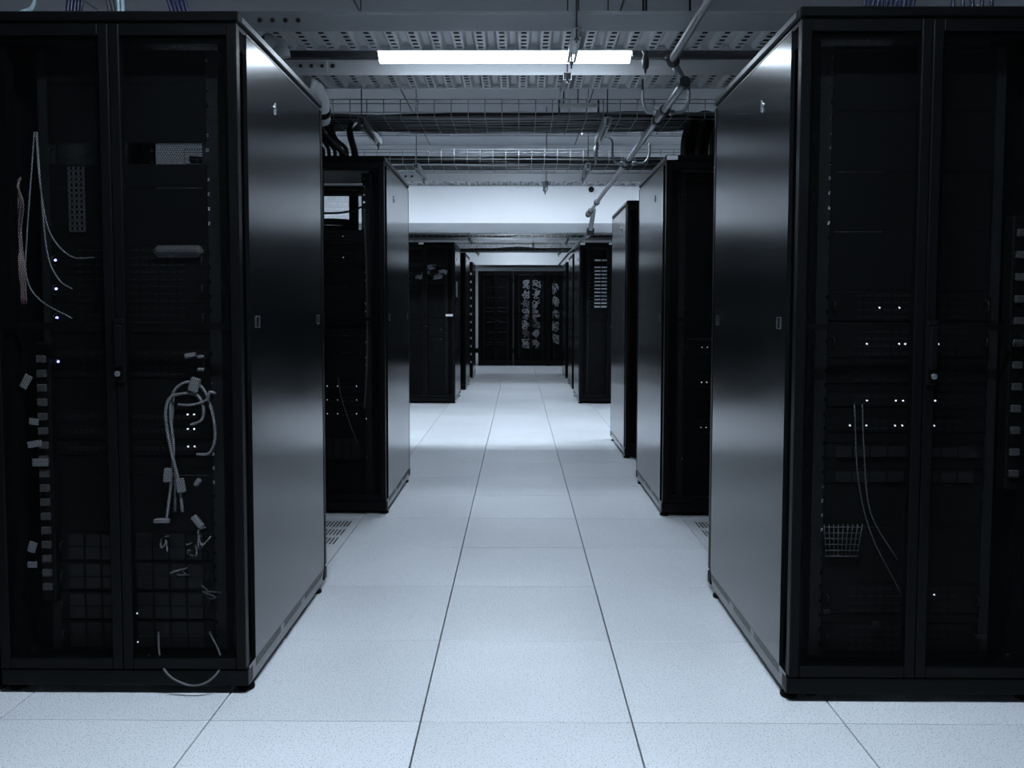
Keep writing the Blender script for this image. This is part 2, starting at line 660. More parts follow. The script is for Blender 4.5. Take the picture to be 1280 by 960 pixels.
def cabinet(key, cx, y, label, group=None, sides=(-1, 1), nametag=0):
    t = thing('server_cabinet', (cx, y, 0), label, 'cabinet', group)
    link('frame', shared('cabinet_frame', m_frame, 'black'), t)
    link('roof', shared('cabinet_roof', m_roof, 'frame'), t)
    for s in (-1, 1):
        link('roof_trim', shared(('roof_trim', s), m_rooftrim(s), 'trim'), t)
        link('plinth_rail', shared(('plinth_rail', s), m_plinth(s), 'panel'), t)
        p = link('side_panel', shared(('side_panel', s), m_side(s), 'panel'), t)
        link('panel_edge', shared(('panel_edge', s), m_edge(s), 'trim'), p)
        link('lock', shared(('lock', s), m_lock(s), 'chrome'), p, (0, .365, 1.835))
        for yy in (.145, .955):
            link('latch', shared(('latch', s), m_latch(s), 'trim'), p, (0, yy, 1.128))
        for yy in (.05, CD - .12):
            link('foot', shared('levelling_foot', m_foot, 'black'), t, (s * (CW / 2 - .022), yy, 0))
            link('rack_rail', shared(('rack_rail', s), m_rail(s), 'rail'), t, (0, .11 if yy < .5 else .84, 0))
        for zz in (.14, 1.93):
            a = MB()
            link('hinge', shared('hinge', lambda: MB().tube([(0, 0, -.05), (0, 0, .05)], .006, 8), 'frame'), t, (s * (CW / 2 - .008), .024, zz))
    w = CW / 2 - .004
    for i, xx in enumerate((-CW / 2 + .003, .001)):
        d = link('door', shared('door_frame', m_doorframe(w), 'frame'), t, (xx, .003, 0))
        link('mesh_panel', shared('mesh_panel', m_meshpanel(w), 'mesh'), d)
        if i:
            link('handle', shared('swing_handle', m_handle, 'frame'), d, (.016, 0, 1.052))
            link('handle_lock', shared('handle_lock', lambda: MB().tube([(0, -.0405, 0), (0, -.03, 0)], .0085, 14), 'chrome'), d, (.016, 0, .978))
        e = link('rear_door', shared('rear_door_frame', m_doorframe(w), 'frame'), t, (xx, CD - .012, 0))
        link('mesh_panel', shared('mesh_panel', m_meshpanel(w), 'mesh'), e)
    for k in range(nametag):
        link('name_plate', shared('name_plate', lambda: MB().bbox(-.03, .03, -.004, 0, -.012, .012, .001), 'white'), t,
             ((-.34 if cx > 0 else -.045) + k * .36, 0, 2.014))
    CAB[key] = (cx, y)
    ROOT[key] = t
    OCC[key] = []
    return t


cabinet('A', -1.19, 2.53, 'nearest left black double-door mesh cabinet with white cables looping inside')
cabinet('A2', -1.957, 2.53, 'black cabinet cut off at the left picture edge, beside the nearest left one')
cabinet('B', 1.175, 2.495, 'nearest right black double-door mesh cabinet with rows of tiny lights inside')
cabinet('C', -1.125, 4.84, 'second left black cabinet, its empty top letting bright light through')
cabinet('D', 1.19, 4.81, 'second right cabinet with a thick black cable bundle dropping onto its roof', nametag=1)
cabinet('E', 1.22, 6.75, 'third right black cabinet, mostly hidden, standing behind the second one')
cabinet('F', -1.175, 10.8, 'left black cabinet just past the beam with three flat servers in its middle', nametag=1)
cabinet('G', -1.155, 12.7, 'left cabinet showing only a grey side, second from the beam')
cabinet('H', -1.175, 15.04, 'farthest left cabinet with a column of white dots on its front edge')
cabinet('I', 1.145, 10.83, 'right black cabinet just past the beam with rows of short bright dashes', nametag=2)
cabinet('J', 1.185, 12.88, 'right cabinet showing only a grey side, second from the beam')
cabinet('K', 1.20, 15.0, 'farthest right cabinet seen edge-on before the end row')
cabinet('L', -.49, 18.42, 'left cabinet of the end row across the aisle, dark inside')
cabinet('M', .268, 18.42, 'middle cabinet of the end row with two columns of tangled grey cables')
cabinet('N', 1.026, 18.42, 'rightmost cabinet of the end row, half hidden by the right side cabinets')

# ------------------------------------------------------------------ rack devices
U = .0445


def m_chassis(u, d):
    return lambda: MB().box(-.217, .217, .004, d, .001, u * U - .001)


def m_bezel(u):
    def f():
        m = MB()
        h = u * U
        m.bbox(-.2405, .2405, -.006, .004, .001, h - .001, .0015)
        return m
    return f


def m_vents(u):
    def f():
        m = MB()
        h = u * U
        for r in range(max(1, int(u * 2))):
            z = .008 + r * .022
            if z + .008 > h:
                break
            for k in range(12):
                x = -.16 + k * .028
                m.box(x, x + .02, -.0075, -.006, z, z + .006)
        return m
    return f


def m_ports():
    m = MB()
    for k in range(24):
        x = -.20 + k * .0168
        m.box(x, x + .012, -.009, -.006, .016, .028)
    return m


def m_bays(u):
    def f():
        m = MB()
        h = u * U
        n = 2 if u > 1 else 1
        for r in range(n):
            for k in range(8):
                x = -.21 + k * .053
                z0 = .004 + r * (h - .008) / n
                m.bbox(x, x + .048, -.012, -.006, z0, z0 + (h - .012) / n, .0015)
        return m
    return f


LED_M = lambda: MB().tube([(0, 0, 0), (0, -.003, 0)], .0028, 8)
LEDB_M = lambda: MB().tube([(0, 0, 0), (0, -.003, 0)], .0036, 8)
PULL_M = lambda: MB().tube([(0, 0, 0), (0, -.02, .003), (0, -.02, .027), (0, 0, .03)], .003, 6)


def device(kind, cab, z, u, label, group, leds=(), blue=False, depth=.62, front=.104, face='device', detail='vents'):
    cx, cy = CAB[cab]
    OCC[cab].append((z, z + u * U))
    t = thing(kind, (cx, cy + front, z), label, kind.split('_')[-1], group)
    link('chassis', shared(('chassis', u, depth), m_chassis(u, depth), 'device'), t)
    b = link('bezel', shared(('bezel', u, face), m_bezel(u), face), t)
    if detail == 'vents':
        link('vent_grille', shared(('vents', u), m_vents(u), 'devgrey'), b)
    elif detail == 'ports':
        link('port_row', shared('port_row', m_ports, 'devgrey'), b)
    elif detail == 'bays':
        link('drive_bay_row', shared(('bays', u), m_bays(u), 'devgrey'), b)
    for (lx, lz) in leds:
        link('status_light', shared('led_blue' if blue else 'led_white', LEDB_M if blue else LED_M, 'ledblue' if blue else 'led'), t, (lx, -.0075, lz))
    for s in (-1, 1):
        if u >= 2:
            link('pull_handle', shared('pull_handle', PULL_M, 'devgrey'), t, (s * .228, -.005, u * U / 2 - .015))
    return t


def zpix(y, Y):
    return at(640, y, Y).z


# A: nearest left
for k, yp in enumerate((333, 369, 405)):
    device('rack_server', 'A', zpix(yp, 2.63) - .03, 2, ['upper', 'middle', 'lower'][k] + ' of three servers with a blue light behind the near left door', 'servers in the near left cabinet',
           leds=((-.226, .047),), blue=True)
device('rack_server', 'A', zpix(455, 2.63) - .045, 2, 'server with the lowest blue light, below the three in the near left cabinet', 'servers in the near left cabinet', leds=((-.226, .05),), blue=True)
for k, yp in enumerate((523, 541, 563)):
    device('network_switch', 'A', zpix(yp, 2.63) - .02, 1, ['top', 'middle', 'bottom'][k] + ' of three thin switches with port rows in the near left cabinet', 'switches in the near left cabinet', detail='ports', leds=((.19, .03), (.17, .03)))
for k, yp in enumerate((690, 727, 764, 800)):
    device('storage_server', 'A', zpix(yp, 2.63) - .03, 2, ['topmost', 'second highest', 'second lowest', 'lowest'][k] + ' of four low drive-bay servers, near left cabinet', 'drive-bay servers in the near left cabinet',
           detail='bays', leds=((-.05, .06), (.02, .06), (.13, .06)) if k in (0, 1) else ((.0, .02),))
# B: nearest right
for k, yp in enumerate((392, 437, 470, 499, 530)):
    device('rack_server', 'B', zpix(yp, 2.6) - .02, 2 if k in (0, 1) else 1, ['topmost', 'second', 'middle', 'fourth', 'lowest'][k] + ' of five servers dotted with tiny lights in the near right cabinet', 'servers in the near right cabinet',
           leds=[((-.09, .04), (-.03, .04)), ((-.125, .04), (-.028, .04), (-.01, .04), (.09, .04)), (), ((-.12, .02), (-.034, .02), (-.012, .02), (.06, .02), (.085, .02)),
                 ((-.17, .02), (-.12, .02), (-.034, .02), (-.012, .02), (.06, .02), (.085, .02))][k])
for k, yp in enumerate((563, 594)):
    device('storage_server', 'B', zpix(yp, 2.6) - .02, 1, ['upper', 'lower'][k] + ' of two thin drive-bay servers in the near right cabinet', 'drive-bay servers in the near right cabinet', detail='bays')
device('rack_server', 'B', zpix(752, 2.6) - .03, 2, 'server near the foot of the near right cabinet, below the lit ones', 'servers in the near right cabinet', leds=((.10, .06),))
device('rack_server', 'B', zpix(800, 2.6) - .03, 2, 'bottom server of the near right cabinet, just above its base', 'servers in the near right cabinet')
# C, second left
for k, zz in enumerate((1.54, 1.42, 1.22, 1.02)):
    device('rack_server', 'C', zz, 2, ['topmost', 'second', 'third', 'lowest'][k] + ' of the dark servers in the second left cabinet above its middle', 'servers in the second left cabinet', leds=((.12, .05),) if k < 2 else ())
for k, zz in enumerate((.70, .62, .54)):
    device('network_switch', 'C', zz, 1, ['top', 'middle', 'bottom'][k] + ' of three switches low in the second left cabinet', 'switches in the second left cabinet', detail='ports', leds=((.02, .03), (.08, .03), (.19, .03)))
device('storage_server', 'C', .30, 3, 'tall drive-bay server near the foot of the second left cabinet', None, detail='bays')
# D, second right: dark with a few lights at its left
for k, zz in enumerate((.92, .72, .46)):
    device('rack_server', 'D', zz, 2, ['upper', 'middle', 'lower'][k] + ' dark server with small lights in the second right cabinet', 'servers in the second right cabinet',
           leds=((-.14, .04), (-.11, .04), (-.08, .06)))
# F
for k, yp in enumerate((400, 412, 424)):
    device('rack_server', 'F', zpix(yp, 10.9) - .06, 2, ['top', 'middle', 'bottom'][k] + ' of three flat servers in the left cabinet past the beam', 'servers in the left cabinet past the beam', leds=((.19, .06),), detail='vents')
for k, yp in enumerate((330, 342, 352)):
    device('network_switch', 'F', zpix(yp, 10.9) - .03, 1, ['top', 'middle', 'bottom'][k] + ' of three switches high in the left cabinet past the beam', 'switches in the left cabinet past the beam', detail='ports', face='devgrey')
# I: rows of short bright dashes
for k in range(13):
    yp = 325 if k == 0 else 329.5 + 4.47 * k
    cx, cy = CAB['I']
    OCC['I'].append((zpix(yp, 10.93) - .02, zpix(yp, 10.93) + .022))
    t = thing('drive_shelf', (cx, cy + .104, zpix(yp, 10.93) - .02), ORD[k] + ' from the top of the dashed drive shelves in the right cabinet past the beam', 'shelf', 'drive shelves in the right cabinet past the beam')
    link('chassis', shared('shelf_chassis', lambda: MB().box(-.24, .24, -.004, .5, .001, .041), 'device'), t)
    for xs in (-.142, -.055):
        link('label_strip', shared('label_strip', lambda: MB().bbox(-.038, .038, -.007, -.004, .010, .028, .001), 'white'), t, (xs, 0, 0))
device('rack_server', 'I', .22, 2, 'low dark server near the foot of the right cabinet past the beam', None)
# L, M, N : end row
for k in range(6):
    device('rack_server', 'L', .5 + k * .22, 2, ORD[5 - k] + ' from the top of the dark servers in the left cabinet of the end row', 'servers in the left end-row cabinet', leds=((-.05, .05), (.08, .03)) if k in (2, 3) else ())


def knot(cx, cz, y, w, h, n, r, seed):
    """a loose tangle of cable loops"""
    rnd = random.Random(seed)
    m = MB()
    pts = []
    for k in range(n):
        pts.append((cx + rnd.uniform(-w, w), y + rnd.uniform(-.03, .03), cz + rnd.uniform(-h, h)))
    m.tube(spline(pts, 5), r, 5)
    return m


for c in range(2):
    for k in range(7):
        zz = 1.74 - k * .21
        yy = 18.42 + .10
        o = knot(0, 0, 0, .095, .10, 30, .008, 40 + k + 10 * c).build('cable_tangle', 'pale' if (k + c) % 3 < 2 or k < 2 else 'light', None, (.268 + (-.10 if c == 0 else .105), yy, zz))
        tag(o, ORD[k] + ' from the top of the grey cable tangles, ' + ['left', 'right'][c] + ' column, middle end cabinet', 'cable', 'cable tangles in the middle end-row cabinet')
    for k in range(3):
        zz = .15
for k in range(5):
    o = knot(0, 0, 0, .07, .11, 30, .0075, 90 + k).build('cable_tangle', 'pale', None, (.80, 18.52, 1.66 - k * .27))
    tag(o, ORD[k] + ' from the top of the cable tangles in the rightmost end-row cabinet', 'cable', 'cable tangles in the right end-row cabinet')

# added panels block light through every rack gap; added black baffles close the cable channels beside the posts
OPEN = {'A': [(zpix(205, 2.63), zpix(179, 2.63))], 'C': [(1.63, 1.95)]}
for key, root in ROOT.items():
    taken = sorted(OCC[key] + OPEN.get(key, []))
    z = .10
    for a, b in taken + [(1.95, 1.95)]:
        while a - z > .004:
            h = min(a - z, 4 * U)
            hh = round(h, 3)
            link('light_block_panel', shared(('blank', hh), lambda: MB().bbox(-.2405, .2405, -.001, .004, .0005, hh - .0005, .001), 'device'), root, (0, .104, z))
            z += h
        z = max(z, b)
    for s in (-1, 1):
        x0, x1 = sorted((s * .256, s * (CW / 2 - .013)))
        link('light_block_baffle', shared(('baffle', s), lambda: MB().box(x0, x1, .172, .176, .09, 1.985), 'black'), root)

# H: a strip of white dots on the front edge
cx, cy = CAB['H']
t = thing('cable_manager', (cx + .348, cy - .05, 0), 'upright strip with a column of white dots in the farthest left cabinet', 'strip')
MB().box(-.03, .03, 0, .03, .1, 1.95).build('body', 'device', t)
for k in range(12):
    link('white_clip', shared('white_clip', lambda: MB().bbox(-.013, .013, -.012, 0, -.02, .02, .003), 'pale'), t, (0, 0, .28 + k * .14))

# ------------------------------------------------------------------ loose things inside the near left cabinet
def cable(name, pts, r, mat, label, group=None, n=6, smooth=7, cat='cable'):
    o = MB().tube(spline(pts, smooth), r, n).build(name, mat)
    return tag(o, label, cat, group)


AY = 2.60
cable('network_cable', [at(45, 168, AY), at(50, 230, AY), at(62, 290, AY), at(88, 320, AY), at(118, 322, AY + .01)], .0022, 'cablewhite', 'thin white cable curving right past the top blue light')
cable('network_cable', [at(46, 165, AY + .005), at(53, 260, AY), at(60, 320, AY), at(74, 350, AY), at(90, 361, AY)], .0022, 'cablewhite', 'thin white cable ending at the second blue light from the top')
cable('network_cable', [at(43, 165, AY + .01), at(34, 290, AY), at(33, 345, AY), at(50, 375, AY), at(90, 398, AY)], .0022, 'cablewhite', 'thin white cable sweeping down to the third blue light')
for k in range(6):
    cable('patch_cable', [at(26 - k, 222 + 2 * k, AY), at(14 + k * 3, 240 + 3 * k, AY + .02), at(11 + k * 3, 290, AY + .01 * k), at(20 + k * 2, 330, AY), at(18 + 3 * k, 380, AY + .02)], .0028, 'cablepink',
          ORD[k] + ' from the left of the brownish patch cables in the near left cabinet', 'brownish patch cables in the near left cabinet')
# perforated grey bracket, high on the left
g = MB()
p0 = at(84, 208, 2.62)
p1 = at(106, 290, 2.62)
for r in range(12):
    zt = p0.z + (p1.z - p0.z) * r / 12
    zb = p0.z + (p1.z - p0.z) * (r + 1) / 12
    g.box(p0.x, p1.x, 2.62, 2.624, zb, zb + (zt - zb) * .35)
for k in range(4):
    xx = p0.x + (p1.x - p0.x) * k / 3.3
    g.box(xx, xx + .006, 2.62, 2.624, p1.z, p0.z)
tag(g.build('perforated_bracket', 'midgrey'), 'grey perforated bracket high behind the left door of the near left cabinet', 'bracket')
# vertical power strips
def power_strip(key, x, label, z0, z1, n, mat, ys=.07):
    cx, cy = CAB[key]
    t = thing('power_strip', (x, cy + ys, 0), label, 'power strip')
    MB().bbox(-.022, .022, .0, .05, z0 - .05, z1 + .05, .004).build('body', 'device', t)
    for k in range(n):
        zz = z0 + (z1 - z0) * k / (n - 1)
        link('outlet_plug', shared(('outlet_plug', mat), lambda: MB().bbox(-.014, .014, -.012, 0, -.011, .011, .002), mat), t, (0, 0, zz))
    return t


power_strip('A', at(55, 600, 2.59).x, 'upright power strip with a column of grey plugs behind the near left door', zpix(735, 2.6), zpix(450, 2.6), 17, 'midgrey')
power_strip('B', at(1272, 440, 2.56).x, 'upright power strip with pale plugs at the right picture edge', zpix(590, 2.56), zpix(290, 2.56), 12, 'midgrey')
power_strip('C', -.80, 'upright power strip at the right side inside the second left cabinet', .6, 1.7, 12, 'devgrey', .13)
# white tags and labels hanging on the left
for k, (px, py, w, h, an) in enumerate(((32, 477, 5, 9, .5), (42, 527, 6, 4, .1), (43, 555, 9, 4, -.15), (50, 578, 10, 5, 0), (40, 684, 5, 7, .3), (40, 706, 6, 4, 0))):
    p = at(px, py, 2.575)
    m = MB()
    sc = 2.575 / F_PX
    m.bbox(-w * sc, w * sc, 0, .003, -h * sc, h * sc, .0008)
    o = m.build('cable_tag', 'light', None, p)
    o.rotation_euler.y = an
    tag(o, ['tall tilted', 'small', 'slanted', 'wide', 'narrow lower', 'lowest wide'][k] + ' white tag in the near left cabinet, ' + ORD[k] + ' from the top', 'tag', 'cable tags in the near left cabinet')
# grey rounded case on a server
p = at(225, 322, 2.63)
o = MB().bbox(-.075, .075, -.03, .10, 0.0, .036, .014).build('power_adapter', 'midgrey', None, p)
tag(o, 'rounded grey power adapter lying on top of the servers in the near left cabinet', 'adapter')
# white looped cables, lower right leaf
LY = 2.592
loop = [(228, 640), (224, 605), (213, 560), (207, 520), (212, 498), (228, 492), (246, 494), (254, 508), (252, 525), (238, 531)]
cable('looped_cable', [at(x, y, LY) for x, y in loop], .005, 'cablewhite', 'white cable making the small inner loop in the near left cabinet')
loop = [(208, 650), (213, 610), (217, 560), (213, 520), (216, 492), (232, 478), (252, 484), (264, 510), (269, 545), (262, 566), (246, 568)]
cable('looped_cable', [at(x, y, LY + .012) for x, y in loop], .005, 'cablewhite', 'white cable making the large outer loop in the near left cabinet')
loop = [(219, 640), (219, 600), (214, 560), (215, 520), (217, 490)]
cable('looped_cable', [at(x, y, LY + .022) for x, y in loop], .005, 'cablewhite', 'straight white cable hanging behind the two white loops')
loop = [(222, 506), (240, 506), (258, 500), (262, 490), (270, 492)]
cable('looped_cable', [at(x, y, LY - .008) for x, y in loop], .004, 'cablewhite', 'short white cable crossing the top of the white loops')
for k, (x, y, w, h, an) in enumerate(((210, 594, 5, 9, .1), (226, 607, 5, 9, -.15), (243, 481, 6, 9, .3), (238, 444, 7, 3, -.2), (251, 446, 4, 2, 0), (251, 462, 4, 2, 0), (202, 651, 10, 3, 0), (247, 652, 4, 9, -.7), (247, 603, 3, 5, .6))):
    p = at(x, y, LY - .006)
    sc = LY / F_PX
    o = MB().bbox(-w * sc, w * sc, -.008, .008, -h * sc, h * sc, .003).build('cable_plug', 'light', None, p)
    o.rotation_euler.y = an
    tag(o, ['left plug on the hanging white cables', 'right plug on the hanging white cables', 'plug at the top of the white loops', 'highest slanted white plug above the white loops',
            'tiny plug right of the highest slanted plug', 'tiny plug just above the white loops', 'flat plug below the ends of the white loops',
            'tilted plug low right of the white loops', 'small tilted plug beside the hanging plugs'][k] + ', near left cabinet', 'plug', 'white plugs in the near left cabinet')
for k, (x, y) in enumerate(((208, 676), (238, 690), (252, 672), (222, 716), (262, 740))):
    p = at(x, y, 2.60)
    o = knot(0, 0, 0, .03, .03, 7, .0026, 300 + k).build('cable_tangle', 'cablewhite' if k < 3 else 'cablegrey', None, p)
    tag(o, ['left', 'middle', 'right', 'lower', 'lowest right'][k] + ' small tangle of thin cables below the white plugs, near left cabinet', 'cable', 'small tangles in the near left cabinet')
# thin rod hanging just right of the door split, loop under the door
o = MB().tube([at(162, 490, 2.575), at(171, 818, 2.575)], .0016, 6).build('thin_cable', 'cablewhite')
tag(o, 'thin straight white cord hanging beside the door split of the near left cabinet', 'cable')
cable('slack_cable', [at(198, 790, 2.60), at(200, 822, 2.545), at(212, 845, 2.512), at(240, 857, 2.508), at(264, 849, 2.512), at(277, 826, 2.545), at(262, 790, 2.60)], .0035, 'cablegrey', 'dark slack cable bulging out under the near left door')

# near right cabinet: loose cables, small objects
cable('hanging_cable', [at(1068, 505, 2.58), at(1073, 600, 2.57), at(1090, 670, 2.57), at(1128, 745, 2.58)], .002, 'cablegrey', 'thin grey cable sagging to the right in the near right cabinet')
cable('hanging_cable', [at(1078, 505, 2.585), at(1080, 560, 2.575), at(1088, 640, 2.575), at(1122, 700, 2.58)], .002, 'cablegrey', 'thin grey cable beside the sagging one in the near right cabinet')
p = at(1052, 695, 2.58)
t = thing('wire_basket', p, 'small wire basket low inside the near right cabinet', 'basket')
w = MB()
for k in range(9):
    x = -.058 + .0145 * k
    w.tube([(x * .8, 0, 0), (x, -.008, .10)], .0018, 5)
for k in range(6):
    z = .018 * k
    w.tube([(-.05 - .01 * k / 5, -.002, z), (.05 + .01 * k / 5, -.002, z)], .0018, 5)
w.build('wire_net', 'midgrey', t)
MB().box(-.05, .05, .0, .10, -.003, .003).build('bottom', 'devgrey', t)
for k, (x, y) in enumerate(((1033, 765), (1094, 780), (1217, 568), (1227, 795), (1262, 820))):
    p = at(x, y, 2.57)
    o = MB().bbox(-.012, .012, -.006, .006, -.008, .008, .003).build('cable_plug', 'devgrey', None, p)
    tag(o, ['dark plug left near the foot', 'dark plug below the lowest server', 'dark plug right of the handle', 'dark plug low in the right leaf', 'dark plug at the lower right corner'][k] + ' of the near right cabinet', 'plug', 'dark plugs in the near right cabinet')
o = MB().bbox(-.014, .014, -.01, .01, 0, .014, .002).build('rubber_wedge', 'black', None, (at(1012, 868, 2.56).x, 2.555, 0))
tag(o, 'small black wedge on the floor under the near right cabinet', 'wedge')

# second left cabinet: things seen against the light
cx, cy = CAB['C']
cable('slack_cable', [(cx - .25, cy + .3, 1.80), (cx - .10, cy + .3, 1.755), (cx + .03, cy + .3, 1.745), (cx + .15, cy + .3, 1.765), (cx + .24, cy + .3, 1.81)], .007, 'cable', 'black cable sagging across the bright gap in the second left cabinet')
t = thing('cable_coil', (cx - .01, cy + .30, 1.632), 'dark coil of cable on top of the servers in the second left cabinet', 'cable coil')
m = MB()
for k in range(4):
    r = .10 + .012 * (k % 3)
    m.tube([(r * math.cos(2 * math.pi * i / 20), .15 + r * math.sin(2 * math.pi * i / 20), .012 + .022 * k) for i in range(21)], .011, 6, cap=False)
m.build('windings', 'cable', t)
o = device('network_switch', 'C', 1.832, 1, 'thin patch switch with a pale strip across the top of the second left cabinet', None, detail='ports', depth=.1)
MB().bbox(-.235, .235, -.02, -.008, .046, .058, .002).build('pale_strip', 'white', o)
cable('hanging_cable', [(-.885, cy + .10, 1.75), (-.875, cy + .09, 1.55), (-.87, cy + .09, 1.3), (-.872, cy + .09, .9), (-.89, cy + .10, .6)], .006, 'cablegrey', 'grey cable hanging at the right edge of the second left cabinet')
cable('hanging_cable', [(-1.04, cy + .09, .78), (-1.02, cy + .085, .66), (-.97, cy + .09, .5), (-.93, cy + .09, .4)], .003, 'cablegrey', 'thin cable slanting down across the lower second left cabinet')

# F, high cable clutter and a white handle-glint plate, a white strip
cx, cy = CAB['F']
for k in range(5):
    o = knot(0, 0, 0, .06, .03, 22, .006, 200 + k).build('patch_cable', 'pale', None, (cx - .06 + .07 * k, cy + .07, 1.60 + .06 * (k % 3)))
    tag(o, ORD[k] + ' from the left, grey patch cable high in the left cabinet past the beam', 'cable', 'patch cables in the left cabinet past the beam')

p = at(561.5, 394, cy - .02)  # white plate paints the light reflected by the door handle
tag(MB().bbox(-.045, .045, 0, .012, -.014, .014, .003).build('handle_glint', 'white', None, p), 'short white plate painting the glint on the door handle of the left cabinet past the beam', 'tag')
tag(MB().bbox(0, .006, -.02, .02, -.10, .10, .002).build('side_strip', 'white', None, (cx + CW / 2 + .001, cy + .34, 1.45)), 'thin white upright strip on the side of the left cabinet past the beam', 'strip')

# ------------------------------------------------------------------ perforated cable trays
PITCH_T = .1


def tray_bottom(x0, x1, w):
    m = MB()
    n = int(round((x1 - x0) / PITCH_T))
    hole_y = [.022 + i * .052 for i in range(5)]
    hl = .024
    up = .02
    for k in range(n):
        a = x0 + k * PITCH_T
        xs = [a, a + .010, a + .034, a + .044]
        # flat zone with a column of holes
        m.quad((xs[0], 0, 0), (xs[0], w, 0), (xs[1], w, 0), (xs[1], 0, 0))
        m.quad((xs[2], 0, 0), (xs[2], w, 0), (xs[3], w, 0), (xs[3], 0, 0))
        ys = 0.0
        for hy in hole_y:
            m.quad((xs[1], ys, 0), (xs[1], hy, 0), (xs[2], hy, 0), (xs[2], ys, 0))
            ys = hy + hl
        m.quad((xs[1], ys, 0), (xs[1], w, 0), (xs[2], w, 0), (xs[2], ys, 0))
        # raised rib
        b, c, d, e = xs[3], xs[3] + .014, a + PITCH_T - .014, a + PITCH_T
        m.quad((b, 0, 0), (b, w, 0), (c, w, up), (c, 0, up))
        m.quad((c, 0, up), (c, w, up), (d, w, up), (d, 0, up))
        m.quad((d, 0, up), (d, w, up), (e, w, 0), (e, 0, 0))
    return m


def perforated_tray(y, z, label, x0=-2.6, x1=2.6, w=.275, bolts=-1.14, hangers=(.25, -1.75)):
    t = thing('cable_tray', (0, y, z), label, 'cable tray', 'perforated cable trays')
    link('bottom_panel', shared(('tray_bottom', x0, x1, w), lambda: tray_bottom(x0, x1, w), 'tray'), t)

    def rail(s):
        m = MB()
        if s < 0:
            m.prism_x([(-.002, -.004), (0.0, -.004), (0.0, .080), (.014, .080), (.014, .082), (-.004, .082), (-.004, .070), (-.002, .068)], x0, x1)
        else:
            m.prism_x([(w, -.004), (w + .002, -.004), (w + .002, .082), (w - .014, .082), (w - .014, .080), (w, .080)], x0, x1)
        return m
    link('side_rail', shared(('rail', x0, x1, w, -1), lambda: rail(-1), 'tray'), t)
    link('side_rail', shared(('rail', x0, x1, w, 1), lambda: rail(1), 'tray'), t)
    link('coupler_plate', shared('coupler_plate', lambda: MB().bbox(-.14, .14, -.006, -.002, .012, .072, .001), 'tray'), t, (bolts + .0, 0, 0))
    for k in range(4):
        link('bolt', shared('carriage_bolt', lambda: MB().tube([(0, 0, 0), (0, -.006, 0), (0, -.012, 0)], [.011, .010, .005], 10), 'darkmetal'), t, (bolts + .003 + .056 * k, -.005, .042))
    lab0 = label
    for hx in hangers:
        hanger(hx, y, z - .004, w, lab0)
    return t


HN = [0]


def hanger(x, y, z, w, over, rod_front=True, sag=.0):
    """threaded rods carrying a short channel under the tray"""
    t = thing('trapeze_hanger', (x, y, z), ('right' if x > 0 else 'left') + ' trapeze hanger under the ' + over, 'hanger', 'trapeze hangers')
    m = MB()
    m.box(-.021, -.0185, -.06, w + .06, -.041, 0)
    m.box(.0185, .021, -.06, w + .06, -.041, 0)
    m.box(-.021, .021, -.06, w + .06, -.003, 0)
    m.box(-.021, -.008, -.06, w + .06, -.041, -.039)
    m.box(.008, .021, -.06, w + .06, -.041, -.039)
    m.build('strut_channel', 'galv', t)
    MB().tube([(0, -.035, -.06), (0, -.035, CZ - z)], .004, 6).build('threaded_rod', 'rod', t)
    MB().tube([(0, w + .035, -.075), (0, w + .035, .02)], .004, 6).build('stud', 'darkmetal', t)
    for yy in (-.035, w + .035):
        MB().tube([(0, yy, -.054), (0, yy, -.042)], .012, 6).build('nut', 'galv', t)
    return t


TZ = at(648, 38, 3.84).z
perforated_tray(3.84, TZ, 'nearest perforated tray in front of the tube lamp')
perforated_tray(at(648, 93, 4.5).y + .05, at(648, 93, 4.55).z, 'perforated tray behind the tube lamp')
perforated_tray(7.86, at(648, 226.5, 7.86).z, 'perforated tray close before the bright beam')
perforated_tray(14.6, 2.33, 'perforated tray beyond the beam over the far aisle')

for ti, (ty, tz, nm) in enumerate(((3.84, TZ, 'nearest perforated tray'), (4.55, at(648, 93, 4.55).z, 'perforated tray behind the tube lamp'), (7.86, at(648, 226.5, 7.86).z, 'perforated tray before the beam'))):
    for k in range(6):  # added black cables block the light above so the holes look dark
        yy = ty + .03 + k * .043
        o = MB().tube([(-2.6, yy, tz + .042), (-1, yy + .004 * (k % 2), tz + .042), (.6, yy, tz + .043), (2.6, yy, tz + .042)], .0195, 8).build('dark_filler_cable', 'cable')
        tag(o, ORD[k] + ' from the front, added black cable darkening the holes of the ' + nm, 'cable', 'dark filler cables in the ' + nm)

# long dark channel that carries the tube lamp
o = MB().bbox(-2.4, 2.4, 4.345, 4.39, 2.425, 2.475, .003).build('lamp_channel', 'darkmetal')
tag(o, 'long dark steel channel running behind the hanging tube lamp', 'channel')

